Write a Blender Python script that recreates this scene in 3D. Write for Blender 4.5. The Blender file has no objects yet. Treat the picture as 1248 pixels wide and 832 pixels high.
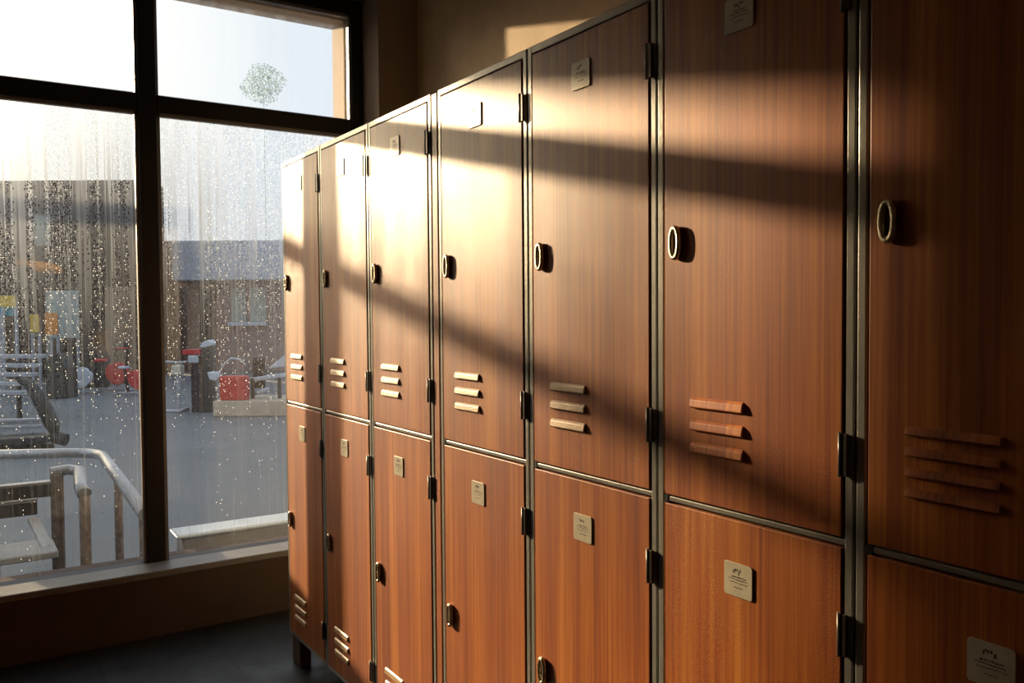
import bpy, bmesh, math, random
from mathutils import Vector, Matrix
random.seed(7)
C = bpy.context.scene.collection
EZ = 1.392                      # eye height above the room's floor
GZ = -0.5                       # level of the yard outside
F, YAW, PIT, ROL = 1032.8, 0.5825, 0.0341, -0.0074
LX = 1.10                       # plane of the locker fronts

SL = .232                       # climb of the sun rays per metre along the lockers
# ------------------------------------------------------------------ camera
fwd = Vector((math.sin(YAW)*math.cos(PIT), math.cos(YAW)*math.cos(PIT), -math.sin(PIT)))
rt = Vector((math.cos(YAW), -math.sin(YAW), 0)); up = rt.cross(fwd)
r2 = rt*math.cos(ROL)+up*math.sin(ROL); u2 = -rt*math.sin(ROL)+up*math.cos(ROL)
cd = bpy.data.cameras.new('camera'); cam = bpy.data.objects.new('camera', cd); C.objects.link(cam)
cd.sensor_width = 36; cd.lens = F*36/1248; cd.clip_start = .02; cd.clip_end = 500
m = Matrix((r2, u2, -fwd)).transposed().to_4x4(); m.translation = (0, 0, EZ); cam.matrix_world = m
bpy.context.scene.camera = cam

def ray(u, v): return fwd*F + r2*(u-624) - u2*(v-416)
def PD(u, v, D):                # the place at depth D that stands behind that point of the view
    return ray(u, v)/F*D + Vector((0, 0, EZ))
def PY(u, v, y):
    d = ray(u, v); return d*(y/d.y) + Vector((0, 0, EZ))

# ------------------------------------------------------------------ helpers
class MB:
    def __init__(s): s.bm = bmesh.new()
    def box(s, x0, x1, y0, y1, z0, z1, mi=0, bev=0, seg=1):
        r = bmesh.ops.create_cube(s.bm, size=1)
        vs = r['verts']
        for v in vs:
            v.co = Vector(((x0+x1)/2+v.co.x*(x1-x0), (y0+y1)/2+v.co.y*(y1-y0), (z0+z1)/2+v.co.z*(z1-z0)))
        fs = list({f for v in vs for f in v.link_faces})
        for f in fs: f.material_index = mi
        if bev:
            es = list({e for v in vs for e in v.link_edges})
            b = bmesh.ops.bevel(s.bm, geom=es, offset=bev, segments=seg, affect='EDGES', profile=.5)
            for f in b['faces']: f.material_index = mi
        return s
    def bar(s, a, b, w, h, mi=0, bev=0):         # a rectangular bar from a to b (w sideways, h upwards)
        a, b = Vector(a), Vector(b); d = b-a; L = d.length; d.normalize()
        upv = Vector((0, 0, 1)) if abs(d.z) < .95 else Vector((0, 1, 0))
        sx = d.cross(upv).normalized(); sz = sx.cross(d)
        M = Matrix((sx, d, sz)).transposed().to_4x4(); M.translation = (a+b)/2
        r = bmesh.ops.create_cube(s.bm, size=1, matrix=M @ Matrix.Diagonal((w, L, h, 1)))
        fs = list({f for v in r['verts'] for f in v.link_faces})
        for f in fs: f.material_index = mi
        if bev:
            es = list({e for v in r['verts'] for e in v.link_edges})
            b = bmesh.ops.bevel(s.bm, geom=es, offset=bev, segments=2, affect='EDGES', profile=.5)
            for f in b['faces']: f.material_index = mi
        return s
    def tube(s, pts, r, n=12, closed=False, mi=0, flat=None):
        pts = [Vector(p) for p in pts]; N = len(pts); rings = []
        ref = None
        for i, p in enumerate(pts):
            if closed: t = pts[(i+1) % N]-pts[i-1]
            else: t = pts[min(i+1, N-1)]-pts[max(i-1, 0)]
            t.normalize()
            if ref is None: ref = Vector((0, 0, 1)) if abs(t.z) < .9 else Vector((1, 0, 0))
            a = (ref - t*ref.dot(t)).normalized(); ref = a; b = t.cross(a)
            rr = r[i] if isinstance(r, (list, tuple)) else r
            rings.append([s.bm.verts.new(p + a*math.cos(q*2*math.pi/n)*rr + b*math.sin(q*2*math.pi/n)*rr*(flat or 1)) for q in range(n)])
        for i in range(N if closed else N-1):
            A, B = rings[i], rings[(i+1) % N]
            for q in range(n):
                f = s.bm.faces.new((A[q], A[(q+1) % n], B[(q+1) % n], B[q])); f.material_index = mi; f.smooth = True
        if not closed:
            for R in (rings[0][::-1], rings[-1]):
                f = s.bm.faces.new(R); f.material_index = mi
        return s
    def prism(s, poly, axis, a, b, mi=0, bev=0):  # outline extruded along an axis: poly pairs are the two other axes in order
        def mk(p, t):
            c = [0, 0, 0]; o = [i for i in range(3) if i != axis]; c[axis] = t; c[o[0]] = p[0]; c[o[1]] = p[1]; return s.bm.verts.new(c)
        A = [mk(p, a) for p in poly]; B = [mk(p, b) for p in poly]; fs = []
        n = len(poly)
        fs.append(s.bm.faces.new(A)); fs.append(s.bm.faces.new(B[::-1]))
        for i in range(n): fs.append(s.bm.faces.new((A[i], B[i], B[(i+1) % n], A[(i+1) % n])))
        for f in fs: f.material_index = mi
        bmesh.ops.recalc_face_normals(s.bm, faces=fs)
        if bev:
            es = list({e for f in fs for e in f.edges})
            bb = bmesh.ops.bevel(s.bm, geom=es, offset=bev, segments=2, affect='EDGES', profile=.5)
            for f in bb['faces']: f.material_index = mi
        return s
    def mesh(s, name, mats):
        bmesh.ops.recalc_face_normals(s.bm, faces=s.bm.faces[:])
        me = bpy.data.meshes.new(name); s.bm.to_mesh(me); s.bm.free()
        for mt in (mats if isinstance(mats, (list, tuple)) else [mats]): me.materials.append(mt)
        return me
    def build(s, name, mats, parent=None, loc=None):
        return link(name, s.mesh(name, mats), parent, loc)
def link(name, me, parent=None, loc=None):
    o = bpy.data.objects.new(name, me); C.objects.link(o)
    if parent: o.parent = parent
    if loc: o.location = loc
    return o
def struct(o): o['kind'] = 'structure'; return o
def tag(o, label, cat, group=None):
    o['label'] = label; o['category'] = cat
    if group: o['group'] = group
    return o
def empty(name, loc, label, cat, group=None):
    o = bpy.data.objects.new(name, None); C.objects.link(o); o.location = loc; o.empty_display_size = .1
    return tag(o, label, cat, group)

# ------------------------------------------------------------------ materials
class N:
    def __init__(s, name):
        s.m = bpy.data.materials.new(name); s.m.use_nodes = True; s.t = s.m.node_tree; s.t.nodes.clear()
        s.out = s.t.nodes.new('ShaderNodeOutputMaterial')
    def n(s, typ, ins={}, **kw):
        nd = s.t.nodes.new('ShaderNode'+typ)
        for k, v in kw.items(): setattr(nd, k, v)
        for k, v in ins.items():
            if isinstance(v, bpy.types.NodeSocket): s.t.links.new(v, nd.inputs[k])
            else: nd.inputs[k].default_value = v
        return nd
    def math(s, op, a, b=None, c=None, clamp=False):
        ins = {0: a}
        if b is not None: ins[1] = b
        if c is not None: ins[2] = c
        return s.n('Math', ins, operation=op, use_clamp=clamp).outputs[0]
    def ramp(s, fac, stops, interp='LINEAR'):
        nd = s.n('ValToRGB', {0: fac}); cr = nd.color_ramp; cr.interpolation = interp
        while len(cr.elements) < len(stops): cr.elements.new(.5)
        for e, (p, c) in zip(cr.elements, stops):
            e.position = p; e.color = (*(c if isinstance(c, (tuple, list)) else (c, c, c)), 1)
        return nd.outputs[0]
    def coords(s, scale=(1, 1, 1), rnd=0):
        co = s.n('TexCoord').outputs['Object']
        if rnd:
            r = s.n('ObjectInfo').outputs['Random']
            v = s.n('CombineXYZ', {0: s.math('MULTIPLY', r, rnd), 1: s.math('MULTIPLY', r, rnd*1.7), 2: s.math('MULTIPLY', r, rnd*2.3)}).outputs[0]
            co = s.n('VectorMath', {0: co, 1: v}, operation='ADD').outputs[0]
        return s.n('Mapping', {'Vector': co, 'Scale': scale}).outputs[0]
    def noise(s, vec, scale=1, detail=3, rough=.5):
        return s.n('TexNoise', {'Vector': vec, 'Scale': scale, 'Detail': detail, 'Roughness': rough}).outputs['Fac']
    def end(s, sock): s.t.links.new(sock, s.out.inputs[0]); return s.m
    def maprange(s, x, a, b, c=0, d=1): return s.n('MapRange', {0: x, 1: a, 2: b, 3: c, 4: d}, interpolation_type='SMOOTHSTEP').outputs[0]

def simple(name, col, rough=.5, metal=0, var=.12, vscale=6, bump=0, spec=.5):
    k = N(name); f = k.noise(k.coords((1, 1, 1), 5), vscale, 5)
    a = tuple(min(1, c*(1-var)) for c in col); b = tuple(min(1, c*(1+var)) for c in col)
    c = k.ramp(f, [(.3, a), (.7, b)])
    ins = {'Base Color': c, 'Roughness': rough, 'Metallic': metal, 'Specular IOR Level': spec}
    if bump:
        ins['Normal'] = k.n('Bump', {'Height': k.noise(k.coords(), vscale*8, 4), 'Strength': bump, 'Distance': .003}).outputs[0]
    return k.end(k.n('BsdfPrincipled', ins).outputs[0])

def laminate(name, gain=1.0):
    k = N(name); co = k.coords((1, 1, 1), 9)
    def sc(v): return k.n('Mapping', {'Vector': co, 'Scale': v}).outputs[0]
    wide = k.noise(sc((1, 16, .5)), 1, 3, .55)
    fine = k.noise(sc((1, 130, 1.4)), 1, 4, .6)
    hair = k.noise(sc((1, 420, 9)), 1, 2, .5)
    f = k.math('ADD', k.math('MULTIPLY', wide, .62), k.math('MULTIPLY_ADD', fine, .60, -.11))
    f = k.math('ADD', f, k.math('MULTIPLY', k.math('SUBTRACT', hair, .5), .16))
    g = gain
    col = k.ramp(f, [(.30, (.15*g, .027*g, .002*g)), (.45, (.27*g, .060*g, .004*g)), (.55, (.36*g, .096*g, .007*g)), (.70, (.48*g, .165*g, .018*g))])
    # tiny dried drops and scuffs gathered in a few vertical trails
    trail = k.maprange(k.noise(sc((1, 9, .9)), 1, 3, .6), .46, .62)
    vor = k.n('TexVoronoi', {'Vector': sc((1, 1, .8)), 'Scale': 330, 'Randomness': 1}, feature='F1')
    drop = k.math('MULTIPLY', k.maprange(vor.outputs['Distance'], .34, .16), trail)
    pick = k.math('GREATER_THAN', k.n('SeparateColor', {0: vor.outputs['Color']}).outputs[0], .62)
    drop = k.math('MULTIPLY', drop, pick)
    rough = k.math('ADD', k.math('MULTIPLY', k.noise(sc((1, 5, 2)), 1, 4), .12), .44)
    hgt = k.math('ADD', k.math('MULTIPLY', drop, .9), k.math('ADD', k.math('MULTIPLY', fine, .10), k.math('MULTIPLY', k.noise(co, 900, 2), .10)))
    bp = k.n('Bump', {'Height': hgt, 'Strength': .5, 'Distance': .0012}).outputs[0]
    return k.end(k.n('BsdfPrincipled', {'Base Color': col, 'Roughness': rough, 'Normal': bp, 'IOR': 1.36, 'Sheen Weight': .05, 'Coat Weight': .45, 'Coat Roughness': .37, 'Coat IOR': 1.5, 'Sheen Roughness': .35, 'Sheen Tint': (1, .93, .85, 1)}).outputs[0])

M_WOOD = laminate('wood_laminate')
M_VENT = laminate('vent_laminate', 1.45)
M_TAN = simple('vent_tan', (.44, .30, .18), .36, .1, .15, 30, .3)  # tan vents, used on the lockers nearer the window
M_METAL = simple('painted_steel', (.33, .315, .28), .34, .55, .1, 14, .15)
M_DARK = simple('black_steel', (.012, .012, .014), .42, .2, .2, 20)
M_HINGE = simple('bronze_steel', (.055, .038, .030), .38, .7, .2, 30)
M_BRASS = simple('aged_brass', (.66, .54, .38), .24, .85, .4, 60, .4)
M_CARC = simple('carcass_paint', (.30, .25, .19), .5, .1)
M_SHADOWGAP = simple('door_gap_shade', (.02, .016, .013), .8)  # near-black standing in for the shade in the door gaps
M_PLATE = simple('plate_enamel', (.56, .50, .38), .34, .1, .08, 40)
M_INK = simple('plate_ink', (.05, .04, .03), .6)
M_LEG = simple('leg_wood', (.09, .04, .02), .55)
M_FRAME = simple('window_frame_black', (.006, .006, .006), .45, .1, .2, 20)
M_BEAD = simple('glazing_bead', (.22, .215, .21), .4, .3)
M_CEIL = simple('ceiling_paint', (.55, .50, .43), .9)
M_SILL = simple('sill_stone', (.20, .19, .185), .45, 0, .12, 12)

def plaster(name, col):
    k = N(name); f = k.noise(k.coords(), 3.5, 8, .65)
    c = k.ramp(f, [(.3, tuple(x*.82 for x in col)), (.7, tuple(x*1.12 for x in col))])
    b = k.n('Bump', {'Height': k.noise(k.coords(), 60, 6, .6), 'Strength': .35, 'Distance': .004}).outputs[0]
    return k.end(k.n('BsdfPrincipled', {'Base Color': c, 'Roughness': .85, 'Normal': b}).outputs[0])
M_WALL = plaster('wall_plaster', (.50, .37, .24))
M_WALLD = plaster('wall_plaster_shaded', (.085, .055, .042))  # plaster of the window wall, with its shade put into the colour
M_OUT = plaster('outer_render', (.30, .235, .19))

def tiles():
    k = N('slate_tiles'); co = k.coords()
    br = k.n('TexBrick', {'Vector': co, 'Color1': (.016, .019, .022, 1), 'Color2': (.022, .026, .029, 1), 'Mortar': (.006, .006, .006, 1), 'Scale': 1, 'Mortar Size': .004,
                          'Brick Width': .45, 'Row Height': .45}); br.offset = 0
    nz = k.noise(co, 5, 8, .65)
    b = k.n('Bump', {'Height': k.math('ADD', nz, k.math('MULTIPLY', br.outputs['Fac'], -.6)), 'Strength': .3, 'Distance': .004}).outputs[0]
    return k.end(k.n('BsdfPrincipled', {'Base Color': br.outputs['Color'], 'Roughness': k.maprange(nz, .3, .7, .35, .6), 'Normal': b}).outputs[0])
M_TILE = tiles()
def concrete():
    k = N('yard_concrete'); co = k.coords()
    c = k.ramp(k.noise(co, .8, 8, .6), [(.3, (.125, .14, .150)), (.7, (.165, .18, .19))])
    return k.end(k.n('BsdfPrincipled', {'Base Color': c, 'Roughness': .75}).outputs[0])
M_GROUND = concrete()

def fogged(name, top):
    """window glass with condensation on the room side: hazy film, runs wiped clear by drops, and beads"""
    k = N(name)
    co = k.n('TexCoord').outputs['Object']
    sep = k.n('SeparateXYZ', {0: co}); z = sep.outputs[2]
    def sc(v): return k.n('Mapping', {'Vector': co, 'Scale': v}).outputs[0]
    if top:
        runs = k.maprange(k.noise(sc((30, 1, .35)), 1, 3, .6), .40, .62)
        haze = k.math('MULTIPLY_ADD', runs, .10, .10)
        bead = k.math('MULTIPLY', runs, 0)
        beads = 0
    else:
        hi = k.maprange(z, -.62, .70)                       # more film towards the top of the pane
        runs = k.noise(sc((34, 1, .55)), 1, 4, .62)         # broad vertical runs
        thin = k.noise(sc((120, 1, .6)), 1, 3, .6)           # thin trickles
        wipe = k.maprange(runs, .47, .55)
        trick = k.maprange(thin, .55, .62)
        lvl = k.maprange(hi, 0, 1, .16, .90)
        haze = k.math('MULTIPLY', lvl, k.math('MULTIPLY_ADD', wipe, .55, .72))
        haze = k.math('MULTIPLY', haze, k.math('MULTIPLY_ADD', trick, .9, .55))
        # beads: fields between the runs, small cells cleared of film
        zone = k.math('MULTIPLY', k.maprange(k.noise(sc((22, 1, .8)), 1, 3, .6), .40, .52), k.maprange(z, -.75, -.05, .10, 1))
        v1 = k.n('TexVoronoi', {'Vector': sc((1, 1, .62)), 'Scale': 165, 'Randomness': 1}, feature='F1')
        rnd = k.n('SeparateColor', {0: v1.outputs['Color']})
        size = k.math('MULTIPLY_ADD', rnd.outputs[1], .26, .30)
        inside = k.math('LESS_THAN', v1.outputs['Distance'], size)
        b_on = k.math('MULTIPLY', inside, k.math('LESS_THAN', rnd.outputs[0], zone))
        haze = k.math('MULTIPLY', haze, k.math('MULTIPLY_ADD', b_on, -.85, 1))
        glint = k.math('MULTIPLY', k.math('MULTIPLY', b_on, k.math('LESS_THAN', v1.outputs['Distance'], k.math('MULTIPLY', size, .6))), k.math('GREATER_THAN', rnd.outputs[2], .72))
        beads = 1
    film = k.n('BsdfTranslucent', {'Color': (.70, .75, .82, 1)}).outputs[0]
    filmd = k.n('BsdfDiffuse', {'Color': (.5, .5, .5, 1)}).outputs[0]
    film = k.n('MixShader', {0: .15, 1: film, 2: filmd}).outputs[0]
    soft = k.n('BsdfRefraction', {'Color': (.86, .89, .93, 1), 'Roughness': .5, 'IOR': 1.33}).outputs[0]
    film = k.n('MixShader', {0: .88, 1: film, 2: soft}).outputs[0]
    clear = k.n('BsdfTransparent', {'Color': (.97, .98, .985, 1)}).outputs[0]
    s = k.n('MixShader', {0: haze, 1: clear, 2: film}).outputs[0]
    if beads:
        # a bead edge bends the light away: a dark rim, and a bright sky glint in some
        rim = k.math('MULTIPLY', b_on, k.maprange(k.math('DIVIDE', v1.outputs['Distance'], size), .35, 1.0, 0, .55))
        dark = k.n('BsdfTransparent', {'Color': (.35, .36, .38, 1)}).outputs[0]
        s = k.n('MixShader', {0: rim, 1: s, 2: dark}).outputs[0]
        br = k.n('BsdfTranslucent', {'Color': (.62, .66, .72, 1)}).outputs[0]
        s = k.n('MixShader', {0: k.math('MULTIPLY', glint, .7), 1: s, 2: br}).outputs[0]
    gl = k.n('BsdfGlossy', {'Color': (1, 1, 1, 1), 'Roughness': .02}).outputs[0]
    fr = k.n('Fresnel', {'IOR': 1.45}).outputs[0]
    s = k.n('MixShader', {0: k.math('MINIMUM', fr, .5), 1: s, 2: gl}).outputs[0]
    return k.end(s)
M_FOG_LOW = fogged('fogged_glass', False); M_FOG_TOP = fogged('lightly_fogged_glass', True)
k = N('clear_glass'); M_CLEAR = k.end(k.n('BsdfTransparent', {'Color': (.98, .99, .99, 1)}).outputs[0])

# ------------------------------------------------------------------ the room
YF, YW, YO = 4.036, 3.886, 4.28          # frame plane, room face of the wall, outer face of the wall
WL, WR = -.86, 1.70                     # window opening
ZB, ZT = .305, 2.885                     # glass bottom, glass top
XR, XLW, YB, ZC = 2.0, -3.2, -3.0, 3.32
struct(MB().box(XLW-.2, XR+.2, YB-.2, YO, -.2, 0).build('floor', M_TILE))
struct(MB().box(XLW-.2, XR+.2, YB-.2, YO, ZC, ZC+.2).build('ceiling', M_CEIL))
struct(MB().box(XR, XR+.2, YB, YO-.01, 0, ZC).build('wall_right', M_WALL))
struct(MB().box(XLW-.2, XLW, YB, YO-.01, 0, ZC).build('wall_left', M_WALL))
struct(MB().box(XLW, XR, YB-.2, YB, 0, ZC).build('wall_back', M_WALL))
# wall with the window: inner leaf (room side, opening splays out) and outer leaf
w = MB()
ox0, ox1, oz0, oz1 = WL-.07, WR+.067, ZB-.058, ZT+.075   # outline of the frame
SZ = EZ-1.107
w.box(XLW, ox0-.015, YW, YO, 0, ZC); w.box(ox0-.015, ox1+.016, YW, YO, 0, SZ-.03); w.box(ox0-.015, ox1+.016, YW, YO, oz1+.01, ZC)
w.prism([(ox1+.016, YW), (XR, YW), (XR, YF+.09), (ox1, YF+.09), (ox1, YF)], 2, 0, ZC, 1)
struct(w.build('wall_front', [M_WALLD, plaster('wall_plaster_lit', (.24, .175, .13))]))  # same wall, paler right end: light and shade put into the colours
w = MB()                                 # the outer leaf, whose reveal is seen through the glass
w.box(-6, WL, YF+.09, YO, GZ, 6.5); w.box(WR, 6, YF+.09, YO, GZ, 6.5)
w.box(WL, WR, YF+.09, YO, GZ, ZB-.06); w.box(WL, WR, YF+.09, YO, ZT, 6.5)
struct(w.build('wall_outer', [M_OUT]))
struct(MB().box(ox0, ox1+.014, YW-.004, YF-.002, SZ-.03, SZ, 0, .004).build('trim_sill', M_SILL))

# window_1: frame, beads, panes
win = bpy.data.objects.new('window_1', None); C.objects.link(win); struct(win)
MX0, MX1 = .700, .778                    # mullion
TZ0, TZ1 = EZ+.900, EZ+.977              # transom
fr = MB(); FD = .040; NX0, NX1 = -.13, -.05
fr.box(ox0, WL-.004, YF, YF+FD+.02, oz0, oz1, 0, .003)
fr.box(WR+.004, ox1, YF, YF+FD+.02, oz0, oz1, 0, .003)
fr.box(WL-.004, WR+.004, YF, YF+FD+.02, oz0, ZB-.028, 0, .003)
fr.box(WL-.004, WR+.004, YF, YF+FD+.02, ZT+.004, oz1, 0, .003)
fr.box(MX0, MX1, YF, YF+FD+.02, ZB-.03, ZT+.004, 0, .003)
fr.box(NX0, NX1, YF, YF+FD+.02, ZB-.03, ZT+.004, 0, .003)
BAYS = ((WL-.004, NX0), (NX1, MX0), (MX1, WR+.004))
for a, b in BAYS:
    fr.box(a, b, YF+.003, YF+FD+.02, TZ0, TZ1, 0, .003)
fr.build('window_frame', M_FRAME, win)
GY = YF+FD                               # glass plane
def beads(x0, x1, z0, z1, b=.010):
    m_ = MB(); a, c = YF+.012, GY-.002
    m_.prism([(c, z0+b), (a, z0+.001), (a, z0-.0), (c, z0)], 0, x0, x1)
    m_.box(x0, x0+b, a, c, z0, z1); m_.box(x1-b, x1, a, c, z0, z1); m_.box(x0, x1, a, c, z1-b, z1)
    m_.build('glazing_bead', M_BEAD, win)
for (x0, x1) in BAYS:
    beads(x0, x1, ZB-.028, TZ0, .014); beads(x0, x1, TZ1, ZT+.004)
    for (z0, z1, mt) in ((ZB-.028, TZ0, M_FOG_LOW), (TZ1, ZT+.004, M_FOG_TOP)):
        b = MB(); b.box(x0, x1, GY, GY+.006, z0-EZ, z1-EZ)
        for f in b.bm.faces:
            f.normal_update()
            f.material_index = 0 if f.normal.y < -.5 else 1
        b.build('pane', [mt, M_CLEAR], win, (0, 0, EZ))

# ------------------------------------------------------------------ lockers
ZT_, ZB_ = EZ+.598, EZ-1.278             # top and bottom of a locker
ZM = EZ-.355                             # top of the lower door
DEPTH = .52
ST = .0150                               # stile width
def face_frame(wd):
    b = MB(); x0, x1 = 0, .03
    b.box(x0, x1, -ST, 0, ZB_, ZT_, 0, .0022, 2); b.box(x0, x1, -wd, -wd+ST, ZB_, ZT_, 0, .0022, 2)
    b.box(x0+.0005, x1, -wd+ST-.003, -ST+.003, ZT_-.018, ZT_, 0, .0022, 2)
    b.box(x0+.0005, x1, -wd+ST-.003, -ST+.003, ZB_, ZB_+.013, 0, .0022, 2)
    return b
def mid_rail(wd):
    return MB().box(.0005, .03, -wd+ST-.003, -ST-.012, ZM+.004, ZM+.0135, 0, .0018, 2)
def carcass(wd):
    b = MB(); t = .012
    b.box(.03, DEPTH, -t-.001, -.001, ZB_, ZT_-.001); b.box(.03, DEPTH, -wd+.001, -wd+t+.001, ZB_, ZT_-.001)
    b.box(.03, DEPTH, -wd+t, -t, ZT_-.013, ZT_-.001); b.box(.03, DEPTH, -wd+t, -t, ZB_, ZB_+.012)
    b.box(DEPTH-.008, DEPTH, -wd+t, -t, ZB_+.012, ZT_-.013)
    b.box(.035, DEPTH-.01, -wd+t, -t, ZM-.001, ZM+.011)
    b.box(.026, .034, -wd+.006, -.006, ZB_+.006, ZT_-.006, 1)   # dark sheet put in as the shade behind the door gaps
    return b
def door_panel(wd, z0, z1):
    return MB().box(-.002, .020, -wd+ST+.0035, -ST-.0055, z0, z1, 0, .0016, 2)
def ring_handle():
    b = MB(); pts = []; n = 48
    for i in range(n):
        a = i*2*math.pi/n; c, s_ = math.cos(a), math.sin(a)
        pts.append((-.0056, .0098*abs(c)**.8*math.copysign(1, c), .0262*s_))
    b.tube(pts, .0054, 16, True)
    b.tube([(-.003, 0, .0245), (.001, 0, .0245)], .0030, 8); b.tube([(-.003, 0, -.0245), (.001, 0, -.0245)], .0030, 8)
    return b
def louvres(n, pitch, w, h):
    b = MB()
    for i in range(n):
        z1 = -i*pitch
        b.prism([(0, z1), (-.0045, z1-h*.28), (-.0065, z1-h*.9), (-.005, z1-h), (0, z1-h)], 1, -w, 0, 0, .0012)
    return b
def hinge():
    b = MB()
    b.box(-.0065, -.001, -.0115, .0015, -.032, .032, 0, .0015, 2)
    b.tube([(-.0060, .0015, -.033), (-.0060, .0015, .033)], .0026, 10, mi=1)  # paler knuckle: the lit hinge edge put into its material
    return b
def plate(seed):
    rr = random.Random(seed); W, H, r = .0305, .0285, .005
    poly = []
    for cx, cz, a0 in ((W-r, H-r, 0), (-W+r, H-r, 90), (-W+r, -H+r, 180), (W-r, -H+r, 270)):
        for a in range(0, 91, 18):
            t = math.radians(a0+a); poly.append((cx+r*math.cos(t), cz+r*math.sin(t)))
    b = MB().prism(poly, 0, -.0026, .0, 0, .0005)
    def dash(y, z, w, h, sh=0):         # printed stroke, raised by the thickness of the ink
        b.prism([(y, z), (y-w, z+sh), (y-w, z+sh-h), (y, z-h)], 0, -.0029, -.0024, 1)
    # an illegible emblem and lines of fine lettering
    y = .010
    for i in range(5):
        w = rr.uniform(.0014, .0034); dash(y, .020-rr.uniform(0, .005), w, rr.uniform(.003, .0065), rr.uniform(-.002, .002)); y -= w+rr.uniform(.0006, .002)
    for row, (z, y0, y1, h) in enumerate(((.006, .014, -.014, .0022), (.0015, .020, -.020, .0016), (-.004, .018, -.019, .0013), (-.012, .008, -.008, .0018))):
        y = y0
        while y > y1:
            w = rr.uniform(.0012, .005); dash(y, z+rr.uniform(-.0004, .0004), w, h*rr.uniform(.6, 1.1)); y -= w+rr.uniform(.0006, .0015)
    return b
MESH = {}
def cached(key, fn, mats):
    if key not in MESH: MESH[key] = fn().mesh(key if isinstance(key, str) else key[0], mats)
    return MESH[key]

UNITS = [(3.317, 2.906, 'wooden two-door locker standing closest to the window, first of the row'),
         (2.902, 2.486, 'wooden two-door locker second from the window, with the upright shadow along one side'),
         (2.482, 2.066, 'wooden two-door locker third from the window, beside the narrow filler strip'),
         (2.024, 1.602, 'wooden two-door locker fourth from the window, just past the narrow filler strip'),
         (1.597, 1.177, 'wooden two-door locker fifth from the window, spotted with dried drops and brownish vents'),
         (1.173, .759, 'wooden two-door locker sixth from the window, large, glowing orange beside the dark one'),
         (.755, .335, 'dark wooden two-door locker in deep shade, the one farthest from the window')]
for i, (yf, yn, lab) in enumerate(UNITS):
    wd = yf-yn; t = empty('locker', (LX, yf, 0), lab, 'locker', 'two-door wooden lockers in a row')
    wk = round(wd, 3)
    link('carcass', cached(('carcass', wk), lambda: carcass(wd), [M_CARC, M_SHADOWGAP]), t)
    link('face_frame', cached(('face_frame', wk), lambda: face_frame(wd), M_METAL), t)
    link('middle_rail', cached(('middle_rail', wk), lambda: mid_rail(wd), M_METAL), t)
    link('rail_end_block', cached('rail_end_block', lambda: MB().box(-.0005, .02, -ST-.0125, -ST-.001, ZM+.001, ZM+.0145, 0, .001), M_DARK), t)  # black block filling the dark notch at the rail's far end
    ends = (-.018, ) if i == 0 else (-wd+.108, )
    for e in ends:
        for xx in (.006, DEPTH-.10):
            MB().box(xx, xx+.045, e-.09, e, 0.002, ZB_+.001, 0, .003).build('leg', M_LEG, t)
    for part, (z0, z1) in enumerate(((ZM+.0165, ZT_-.0215), (ZB_+.0165, ZM))):
        d = link('door', cached(('door', wk, part), lambda: door_panel(wd, z0, z1), M_WOOD), t)
        h = link('handle', cached('handle', ring_handle, M_BRASS), d, (-.002, -.052, EZ+.1235 if part == 0 else EZ-.810))
        if i == 6 and part == 0:
            link('vent', cached('vent_four', lambda: louvres(4, .0285, .128, .013), M_WOOD), d, (-.002, -.080, EZ-.160))
        else:
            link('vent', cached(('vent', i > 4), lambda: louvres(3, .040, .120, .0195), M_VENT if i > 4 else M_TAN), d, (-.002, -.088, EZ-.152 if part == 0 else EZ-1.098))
        link('name_plate', cached(('name_plate', i, part), lambda: plate(i*2+part), [M_PLATE, M_INK]), d,
             (-.002, -.198, EZ+.491 if part == 0 else EZ-.455))
        for zz in ((EZ+.467, EZ-.214) if part == 0 else (EZ-.484, EZ-1.150)):
            link('hinge', cached('hinge', hinge, [M_HINGE, M_METAL]), d, (-.001, -wd+.0175, zz))
b = MB(); b.box(LX, LX+.022, 2.030, 2.0605, ZB_, ZT_-.004, 0, .002, 2); b.box(LX+.022, LX+DEPTH, 2.037, 2.055, ZB_, ZT_-.004); b.box(LX+.006, LX+.05, 2.034, 2.057, 0.001, ZB_+.001)
tag(b.build('filler_strip', M_WOOD), 'narrow upright wooden strip filling the gap between two lockers', 'filler strip')

# ------------------------------------------------------------------ the yard outside
P_SILVER = simple('galvanised_steel', (.40, .42, .45), .35, .6)
P_RUST = simple('rusted_post', (.16, .12, .09), .6, .3, .5, 30)
P_BLACK = simple('black_rubber', (.012, .013, .016), .5)
P_WHITE = simple('white_shell', (.55, .62, .70), .35)
P_RED = simple('red_paint', (.55, .025, .03), .45)
P_ORANGE = simple('orange_paint', (.75, .26, .02), .5)
P_YELLOW = simple('yellow_paint', (.75, .50, .05), .5)
P_TEAL = simple('teal_cloth', (.05, .40, .50), .6)
P_PALE = simple('pale_board', (.42, .48, .44), .6)
P_BROWN = plaster('brown_brick', (.045, .032, .028))
P_BEIGE = plaster('beige_render', (.34, .25, .17))
P_PINK = plaster('pink_render', (.36, .27, .25))
P_FASCIA = simple('grey_fascia', (.56, .60, .66), .6)
P_DOOR = simple('dark_opening', (.05, .035, .03), .5)
P_LEAF = simple('hazed_leaves', (.50, .60, .50), .8, 0, .4, 3)  # leaf colour paled to carry the distance haze

struct(MB().box(-70, 90, YO, 160, GZ-.3, GZ).build('ground', M_GROUND))
# low kerb wall and its white rail outside the right pane
kb = MB(); kb.box(.93, 3.4, 4.42, 4.56, GZ, EZ-1.118, 0, .01)
kb.box(.90, 3.4, 4.40, 4.58, EZ-1.118, EZ-1.095, 1, .008)
tag(kb.build('kerb_wall', [simple('kerb_grey', (.30, .30, .31), .7), P_WHITE]), 'low grey wall with a white coping just outside the right pane', 'wall')

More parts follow.
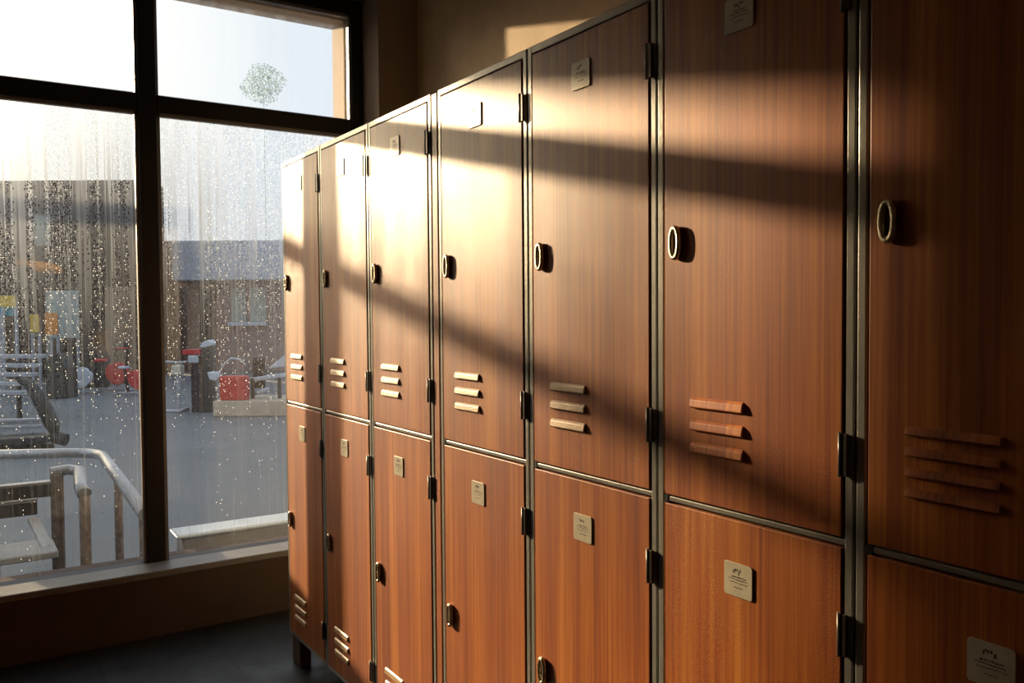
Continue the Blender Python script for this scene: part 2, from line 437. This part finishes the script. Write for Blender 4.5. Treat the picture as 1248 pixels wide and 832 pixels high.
# U shaped steel railing
rz = EZ-.96
rl = empty('yard_railing', (1.0, 5.2, GZ), 'curved silver tube railing running up to the window, outside the left pane', 'railing')
def L(o, pts): return [Vector(p)-o.location for p in pts]
p0 = PY(178, 645, 4.36); p0.z = rz
cn = PD(122, 548, 5.95); cn.z = rz
pl = PD(0, 553, 5.9); pl.z = rz; pl2 = cn+(pl-cn)*1.6
arc = []
d1 = (p0-cn).normalized(); d2 = (pl-cn).normalized(); rr_ = .22
for i in range(9):
    t = i/8; a = cn+d1*rr_; c = cn+d2*rr_
    arc.append(a*(1-t)**2+cn*2*t*(1-t)+c*t*t)
MB().tube(L(rl, [p0]+arc+[pl2]), .034, 14).build('top_rail', P_SILVER, rl)
for q in (cn+d1*1.05, cn+d2*.75, p0-d1*.06):
    a = Vector(q); MB().tube(L(rl, [(a.x, a.y, GZ), (a.x, a.y, rz)]), .024, 10).build('post', P_RUST if q is not p0 else P_SILVER, rl)

# near bench / gate structure with posts and black boards
def bpt(u, v, y=4.95): return PY(u, v, y)
bn = empty('slatted_bench', (.4, 4.95, GZ), 'metal bench with black back boards and rusty posts, outside the lower left pane', 'bench')
c = bpt(69, 577); top = c.z
MB().box(c.x-.029-.4, c.x+.029-.4, -.03, .03, 0, top-GZ, 0, .006).build('post', P_RUST, bn)
c2 = bpt(103, 603, 4.62)
MB().tube(L(bn, [(c2.x, c2.y, GZ), (c2.x, c2.y, c2.z)]), .026, 14).build('post', P_RUST, bn)
MB().tube(L(bn, [(c.x-.03, 4.95, top+.01), (c.x+.06, 4.95, top+.015), (c.x+.10, 4.90, top+.01), (c2.x-.01, c2.y+.06, c2.z+.03), (c2.x, c2.y, c2.z+.005)]), [.026, .028, .030, .030, .034], 12).build('arm_tube', P_SILVER, bn)
for (va, vb, ue) in ((588, 604, 62), (610, 626, 45)):
    e = bpt(ue, va); f_ = bpt(ue, vb); s0 = bpt(-60, va)
    MB().box(s0.x-.4, e.x-.4, -.02, .02, f_.z-GZ, e.z-GZ, 0, .004).box(s0.x-.4, e.x-.4, -.03, .03, e.z-GZ, e.z-GZ+.012, 1).build('back_board', [P_BLACK, P_SILVER], bn)
e = bpt(70, 668, 4.7); s0 = bpt(-60, 668, 4.7)
MB().box(s0.x-.4, e.x-.4, -.30, .0, e.z-GZ-.035, e.z-GZ, 0, .006).build('seat', simple('bench_grey', (.40, .42, .44), .5), bn)
MB().bar(Vector(bpt(40, 632, 4.93))-bn.location, Vector(bpt(58, 668, 4.78))-bn.location, .05, .02).build('brace', P_WHITE, bn)

# treadmill like exercise frame
def U(o, u, v, D): return PD(u, v, D)-o.location
gp = PD(40, 545, 11.6); tm = empty('treadmill', (gp.x, gp.y, GZ), 'black and silver treadmill with a curved side rail beyond the railing, left pane', 'treadmill')
D = 11.6
MB().tube([U(tm, a, b_, D) for a, b_ in ((24, 462), (36, 468), (46, 482), (56, 500), (64, 518), (67, 527))], [.05, .07, .09, .10, .095, .06], 12).build('side_rail', P_BLACK, tm)
MB().tube([U(tm, 66, 533, D), U(tm, 81, 536, D)], .085, 12).build('roller', P_BLACK, tm)
for v_ in (511, 519):
    MB().bar(U(tm, -60, v_+3, D+.3), U(tm, 50, v_, D+.3), .08, .045, 0, .01).build('crossbar', P_SILVER, tm)
MB().bar(U(tm, -60, 540, D), U(tm, 66, 533, D), .5, .10, 0, .02).build('deck', P_BLACK, tm)
a = U(tm, 40, 540, D); MB().bar((a.x, a.y, 0), (a.x, a.y, .12), .5, .3).build('foot', P_BLACK, tm)
a = U(tm, -10, 540, D); MB().bar((a.x, a.y, 0), (a.x, a.y, .12), .5, .3).build('foot', P_BLACK, tm)

# silver steps
D = 15.5; gp = PD(15, 480, D); bl = empty('step_stand', (gp.x, gp.y, GZ), 'silver slatted step stand behind the treadmill, left pane', 'stand')
for i in range(5):
    a = U(bl, -70, 434+i*11, D-.25*i); c = U(bl, 52-i*5, 434+i*11, D-.25*i)
    MB().bar(a, c, .26, .07, 0, .01).build('tread', P_SILVER, bl)
for uu in (-30, 22):
    a = U(bl, uu, 440, D+.1); MB().bar((a.x, a.y, 0), (a.x, a.y, a.z), .08, .08).build('leg', P_BLACK, bl)

def bike(u, vb, D, shell, lab, s=1.0, seatm=P_BLACK):
    g = PD(u, vb, D); b_ = empty('exercise_bike', (g.x, g.y, GZ), lab, 'exercise bike', 'exercise bikes in the yard')
    b_.rotation_euler.z = -YAW; b_.scale = (s, s, s)
    MB().bar((-.5, -.2, .04), (-.5, .2, .04), .07, .06, 0, .015).bar((.5, -.2, .04), (.5, .2, .04), .07, .06, 0, .015).bar((-.5, 0, .06), (.5, 0, .06), .08, .06, 0, .015).build('base_frame', P_SILVER, b_)
    pts = []
    for i in range(16):
        a = i*math.pi/8; pts.append((.12+.30*math.cos(a)*(1+.2*math.sin(a)), .46+.30*math.sin(a)))
    MB().prism(pts, 1, -.07, .07, 0, .03).build('shroud', shell, b_)
    MB().tube([(-.18, 0, .1), (-.28, 0, .78)], .04, 10).build('seat_post', P_BLACK, b_)
    MB().box(-.45, -.16, -.10, .10, .78, .86, 0, .03, 2).build('saddle', seatm, b_)
    MB().tube([(.30, 0, .2), (.42, 0, 1.05), (.34, 0, 1.15)], .035, 10).build('handlebar_post', P_BLACK, b_)
    MB().tube([(.20, -.22, 1.12), (.36, -.2, 1.14), (.38, 0, 1.13), (.36, .2, 1.14), (.20, .22, 1.12)], .025, 10).build('handlebar', seatm, b_)
    MB().box(.34, .40, -.10, .10, 1.14, 1.30, 0, .015).build('console', P_BLACK, b_)
bike(95, 480, 20.6, P_WHITE, 'exercise bike with a white shell beneath the pale board, left pane', .85)
bike(138, 478, 21.2, P_RED, 'red exercise bike beside the white one, left pane', .95, P_RED)
bike(164, 482, 20.2, P_RED, 'red exercise bike next to the dark window post, left pane', .8, P_WHITE)
# dark covered machines row
for (u_, v_, D_, w_, h_, lab) in ((76, 478, 19.6, .45, 1.05, 'black covered machine between the steps and the white bike'), (118, 476, 22.5, .5, 1.1, 'black covered machine behind the red bike')):
    g = PD(u_, v_, D_); o = MB()
    o.prism([(-w_/2, 0), (w_/2, 0), (w_/2, h_*.7), (w_*.2, h_), (-w_*.35, h_*.93), (-w_/2, h_*.6)], 1, -.3, .3, 0, .04)
    o = o.build('covered_machine', P_BLACK); o.location = (g.x, g.y, GZ); o.rotation_euler.z = -YAW; tag(o, lab, 'machine')

def board(name, u0, v0, u1, v1, D, mat, lab, cat, posts=True):
    a = PD(u0, v1, D); c = PD(u1, v0, D); g = empty(name, ((a.x+c.x)/2, (a.y+c.y)/2, GZ), lab, cat); g.rotation_euler.z = -YAW
    w_ = (u1-u0)*D/F; z0, z1 = a.z-GZ, c.z-GZ
    MB().box(-w_/2, w_/2, -.03, .03, z0, z1, 0, .01).build('panel', mat, g)
    if posts:
        for sx in (-1, 1):
            MB().box(sx*w_*.42-.03, sx*w_*.42+.03, .03, .08, 0, z1-.05, 0).build('post', P_SILVER, g)
    return g
board('sign_board', 37, 383, 47, 405, 21, P_YELLOW, 'small yellow-orange board on posts, far behind the left pane', 'board')
board('sign_board', 55, 381, 70, 408, 21.2, P_ORANGE, 'orange board on posts beside the pale one, left pane', 'board')
board('notice_board', 57, 354, 96, 412, 22.3, P_PALE, 'large pale green board in front of the brown building', 'board')
board('banner', 0, 360, 19, 374, 20, P_YELLOW, 'yellow banner above the teal one, at the left edge of the window view', 'banner')
board('banner', -4, 374, 20, 385, 20.2, P_TEAL, 'teal banner on posts below the yellow one, left pane', 'banner')
# orange awning
a = PD(34, 322, 24); c = PD(62, 330, 24)
aw = empty('awning', (a.x, a.y, GZ), 'curved orange awning on the brown building, left pane', 'awning')
cl = MB(); n = 10
for i in range(n):
    t0, t1 = i/n, (i+1)/n
    q0 = a.lerp(c, t0)-aw.location + Vector((0, 0, .10*math.sin(t0*math.pi))); q1 = a.lerp(c, t1)-aw.location + Vector((0, 0, .10*math.sin(t1*math.pi)))
    cl.bar(q0, q1, 1.2, .14)
cl.build('cloth', P_ORANGE, aw)
for q in (a, c): MB().bar((q-aw.location).xy.to_3d(), (q-aw.location), .05, .05).build('post', P_BLACK, aw)

# tall machine with a red top in the right pane
D = 16.2; D = 16.6; g = PD(245, 508, D); tw = empty('cable_machine', (g.x, g.y, GZ), 'black cable machine with a red top and pale boxes, beside the dark window post', 'machine'); tw.rotation_euler.z = -YAW
px = D/F
MB().box(-8*px, 1*px, -.15, .15, .0, 68*px, 0, .02).build('weight_tower', P_BLACK, tw)
MB().box(6*px, 17*px, -.15, .15, .0, 80*px, 0, .02).build('weight_tower', P_BLACK, tw)
MB().box(1*px, 6*px, -.1, .1, 0, 66*px, 0).build('back_panel', P_RUST, tw)
MB().box(-17*px, 4*px, -.17, .17, 70*px, 76*px, 0, .01).build('top_bar', P_RED, tw)
MB().box(-9*px, 3*px, -.25, -.17, 60*px, 69*px, 0, .02).build('display_box', simple('display_grey', (.50, .62, .66), .4), tw)
MB().box(-33*px, -21*px, -.1, .1, 45*px, 57*px, 0, .02).build('counter_box', simple('cream_box', (.62, .60, .50), .5), tw)
MB().bar((-27*px, 0, 0), (-27*px, 0, 45*px), .06, .06).build('box_post', P_SILVER, tw)
MB().tube([(-50*px, 0, .05), (-38*px, -.1, .02), (-25*px, -.1, .02), (-14*px, 0, .06)], .04, 10).build('base_frame', P_SILVER, tw)
MB().tube([(-46*px, 0, 61*px), (-22*px, 0, 60*px), (-10*px, 0, 62*px)], .025, 8).build('arm', P_SILVER, tw)
MB().prism([(3*px, 78*px), (6*px, 84*px), (14*px, 88*px), (18*px, 85*px), (17*px, 80*px), (9*px, 78*px)], 1, -.18, .12, 0, .03).build('head_pad', P_WHITE, tw)

# plinth with red crate
g = PD(308, 512, 15.9); o = MB().box(-42*px, 80*px, -.2, .9, 0, .30, 0, .02).build('plinth', simple('cream_concrete', (.50, .44, .34), .7)); o.location = (g.x, g.y, GZ); o.rotation_euler.z = -YAW
tag(o, 'long low cream plinth under the red crate, right pane', 'plinth')
g2 = PD(283, 495, 15.75); cr = empty('red_crate', (g2.x, g2.y, GZ+.30), 'red crate with a silver hoop handle on the cream plinth', 'crate'); cr.rotation_euler.z = -YAW
MB().box(-14*px, 16*px, -.05, .25, 0, 28*px, 0, .03, 2).build('body', P_RED, cr)
MB().tube([(-16*px, .1, 28*px), (-12*px, .1, 40*px), (-2*px, .1, 48*px), (8*px, .1, 47*px), (15*px, .1, 38*px)], .03, 10).build('hoop', P_SILVER, cr)
MB().prism([(-28*px, 33*px), (-14*px, 33*px), (-14*px, 26*px), (-18*px, 23*px), (-25*px, 24*px)], 1, -.04, .2, 0, .02).build('tray', P_WHITE, cr)
g3 = PD(325, 495, 16.0); bp = empty('padded_bench', (g3.x, g3.y, GZ+.30), 'white padded bench with a dark backrest, beside the red crate', 'bench'); bp.rotation_euler.z = -YAW
MB().bar((-22*px, .3, 21*px), (22*px, .1, 28*px), .35, 5*px, 0, .02).build('seat_pad', P_WHITE, bp)
MB().prism([(4*px, 36*px), (24*px, 52*px), (26*px, 38*px)], 1, -.1, .3, 0, .02).build('head_pad', P_WHITE, bp)
MB().box(-24*px, -9*px, .40, .50, 10*px, 47*px, 0, .03, 2).build('backrest', P_BLACK, bp)
MB().tube([(-22*px, .2, 3*px), (2*px, 0, 12*px)], .035, 8).build('foot_bar', P_WHITE, bp)
for sx in (-18, 14): MB().bar((sx*px, .1, 0), (sx*px, .1, 24*px), .06, .06).build('leg', P_BLACK, bp)

# buildings behind the yard, turned to face the room
def bld(name, lab, u0, u1, D, vtop, mat, extra):
    a = PD((u0+u1)/2, 384, D); g = empty(name, (a.x, a.y, GZ), lab, 'building'); g.rotation_euler.z = -YAW
    s = D/F; cx = (u0+u1)/2
    def zz(v): return (PD(cx, v, D).z-GZ)
    MB().box((u0-cx)*s, (u1-cx)*s, 0, 1.2, 0, zz(vtop)).build('wall', mat, g)
    for (nm, a0, a1, v0, v1, y0, mt) in extra:
        MB().box((a0-cx)*s, (a1-cx)*s, y0, .05, max(0, zz(v1)), zz(v0), 0, .02).build(nm, mt, g)
bld('brick_building', 'dark brown building behind the boards and bikes, left pane', -6, 183, 26, 222, P_BROWN,
    [('window', 44, 64, 262, 300, -.02, P_PALE), ('window', 100, 122, 330, 352, -.02, P_DOOR), ('door', 128, 165, 350, 470, -.03, P_BEIGE), ('cornice', -6, 183, 222, 228, -.25, P_BROWN)])
bld('pink_building', 'pale pinkish building with a grey-blue fascia, behind the right pane', 184, 440, 28.5, 293, P_PINK,
    [('fascia', 222, 440, 296, 342, -.8, P_FASCIA), ('bay', 205, 263, 344, 520, -.3, P_BEIGE), ('opening', 224, 232, 350, 470, -.34, P_DOOR), ('opening', 248, 262, 350, 470, -.34, P_DOOR),
     ('window', 282, 300, 350, 392, -.04, P_PALE), ('window', 305, 324, 350, 392, -.04, P_PALE), ('ledge', 280, 326, 392, 397, -.25, P_WHITE)])
# long low block added out of view, only to shade the yard
o = MB().box(-60, 0, 0, 8, 0, 5.4).box(-60, .2, -.3, 8.3, 5.4, 5.55).build('shade_block', P_BEIGE); o.location = (.2, 25, GZ); tag(o, 'long low beige block added beyond the yard to shade it', 'building')
# unseen frame added left of the view, shaped to cast the locker shadow bands
cp = empty('sun_blocker', (-1.7, 6, GZ), 'grey steel frame added out of view to cast shadow bands on the lockers', 'sun_blocker')
zc_ = EZ+.45+SL*5.1
MB().box(.65, 1.45, -.5, .5, zc_-GZ, zc_-GZ+.14, 0, .01).build('blocker_slab', P_SILVER, cp)
zb_ = EZ+.105+SL*(6.5-2.45)
MB().box(.75, 1.90, .46, .50, zb_-GZ-.088, zb_-GZ, 0, .004).build('blocker_beam', P_SILVER, cp)
for xx in (.70, ):
    for yy in (-.46, .46): MB().box(xx-.04, xx+.04, yy-.04, yy+.04, 0, zc_-GZ).build('post', P_SILVER, cp)
MB().box(.05, 1.01, .50, .54, 0, zc_-GZ+.1, 0).build('back_panel', P_PALE, cp)  # unseen panel added to keep the sun off the last locker
MB().box(1.84, 1.90, .45, .51, 0, zb_-GZ-.08).build('post', P_SILVER, cp)
MB().box(1.35, 1.91, .15, .45, 0, 1.52, 0, .01).build('low_blocker', P_SILVER, cp)  # unseen block added to shade the foot of the first lockers
MB().box(1.38, 1.88, .18, .42, 1.5, 1.53).build('low_blocker_top', P_BROWN, cp)  # dark top of the same added block
# faint round tree far away
g = PD(322, 150, 60); tr = empty('tree', (g.x, g.y, GZ), 'distant rounded tree seen faintly through the upper right pane', 'tree')
b = MB(); rr = random.Random(3); cz = PD(322, 103, 60).z-GZ
for i in range(1500):
    while True:
        p = Vector((rr.uniform(-1, 1), rr.uniform(-1, 1), rr.uniform(-1, 1)))
        if p.length < 1: break
    p = Vector((p.x*1.5+.25*math.sin(p.z*4), p.y*1.4, p.z*1.45+cz))
    d = Vector((rr.gauss(0, 1), rr.gauss(0, 1), rr.gauss(0, 1))).normalized(); e1 = d.orthogonal().normalized()*.055; e2 = d.cross(e1)*1.0
    b.bm.faces.new([b.bm.verts.new(p+q) for q in (e1, e2, -e1, -e2)])
b.build('foliage', P_LEAF, tr)
MB().tube([(0, 0, 0), (0, 0, PD(322, 103, 60).z-GZ)], [.02, .02], 8).build('trunk', P_LEAF, tr)

# ------------------------------------------------------------------ light
sdir = Vector((-.31, 1, SL)).normalized()
sl = bpy.data.lights.new('sun', 'SUN'); sl.energy = 12; sl.angle = math.radians(.9); sl.color = (1, .74, .44)
so = bpy.data.objects.new('sun', sl); C.objects.link(so); so.rotation_euler = sdir.to_track_quat('Z', 'Y').to_euler()
wd_ = bpy.data.worlds.new('world'); bpy.context.scene.world = wd_; wd_.use_nodes = True; nt = wd_.node_tree; nt.nodes.clear()
def wn(t, **k):
    n_ = nt.nodes.new('ShaderNode'+t)
    for a, v in k.items(): setattr(n_, a, v)
    return n_
geo = wn('TexCoord'); dot = wn('VectorMath', operation='DOT_PRODUCT'); nt.links.new(geo.outputs['Generated'], dot.inputs[0]); dot.inputs[1].default_value = sdir
rp = wn('ValToRGB'); nt.links.new(dot.outputs['Value'], rp.inputs[0]); cr_ = rp.color_ramp
cr_.elements[0].position = .2; cr_.elements[0].color = (.62, .74, .90, 1); cr_.elements[1].position = 1; cr_.elements[1].color = (4.8, 4.0, 2.8, 1)
e_ = cr_.elements.new(.82); e_.color = (.84, .91, .985, 1); e_ = cr_.elements.new(.93); e_.color = (1.25, 1.2, 1.1, 1)
e_ = cr_.elements.new(.965); e_.color = (4.0, 3.35, 2.45, 1); e_ = cr_.elements.new(.988); e_.color = (4.6, 3.8, 2.7, 1)
bg = wn('Background'); nt.links.new(rp.outputs[0], bg.inputs[0]); bg.inputs[1].default_value = .95
ow = wn('OutputWorld'); nt.links.new(bg.outputs[0], ow.inputs[0])

sc = bpy.context.scene
sc.view_settings.view_transform = 'Standard'; sc.view_settings.look = 'None'; sc.view_settings.exposure = .08; sc.view_settings.gamma = 1
sc.view_settings.use_curve_mapping = False
sc.cycles.max_bounces = 10; sc.cycles.diffuse_bounces = 5; sc.cycles.transparent_max_bounces = 16; sc.cycles.sample_clamp_indirect = 8
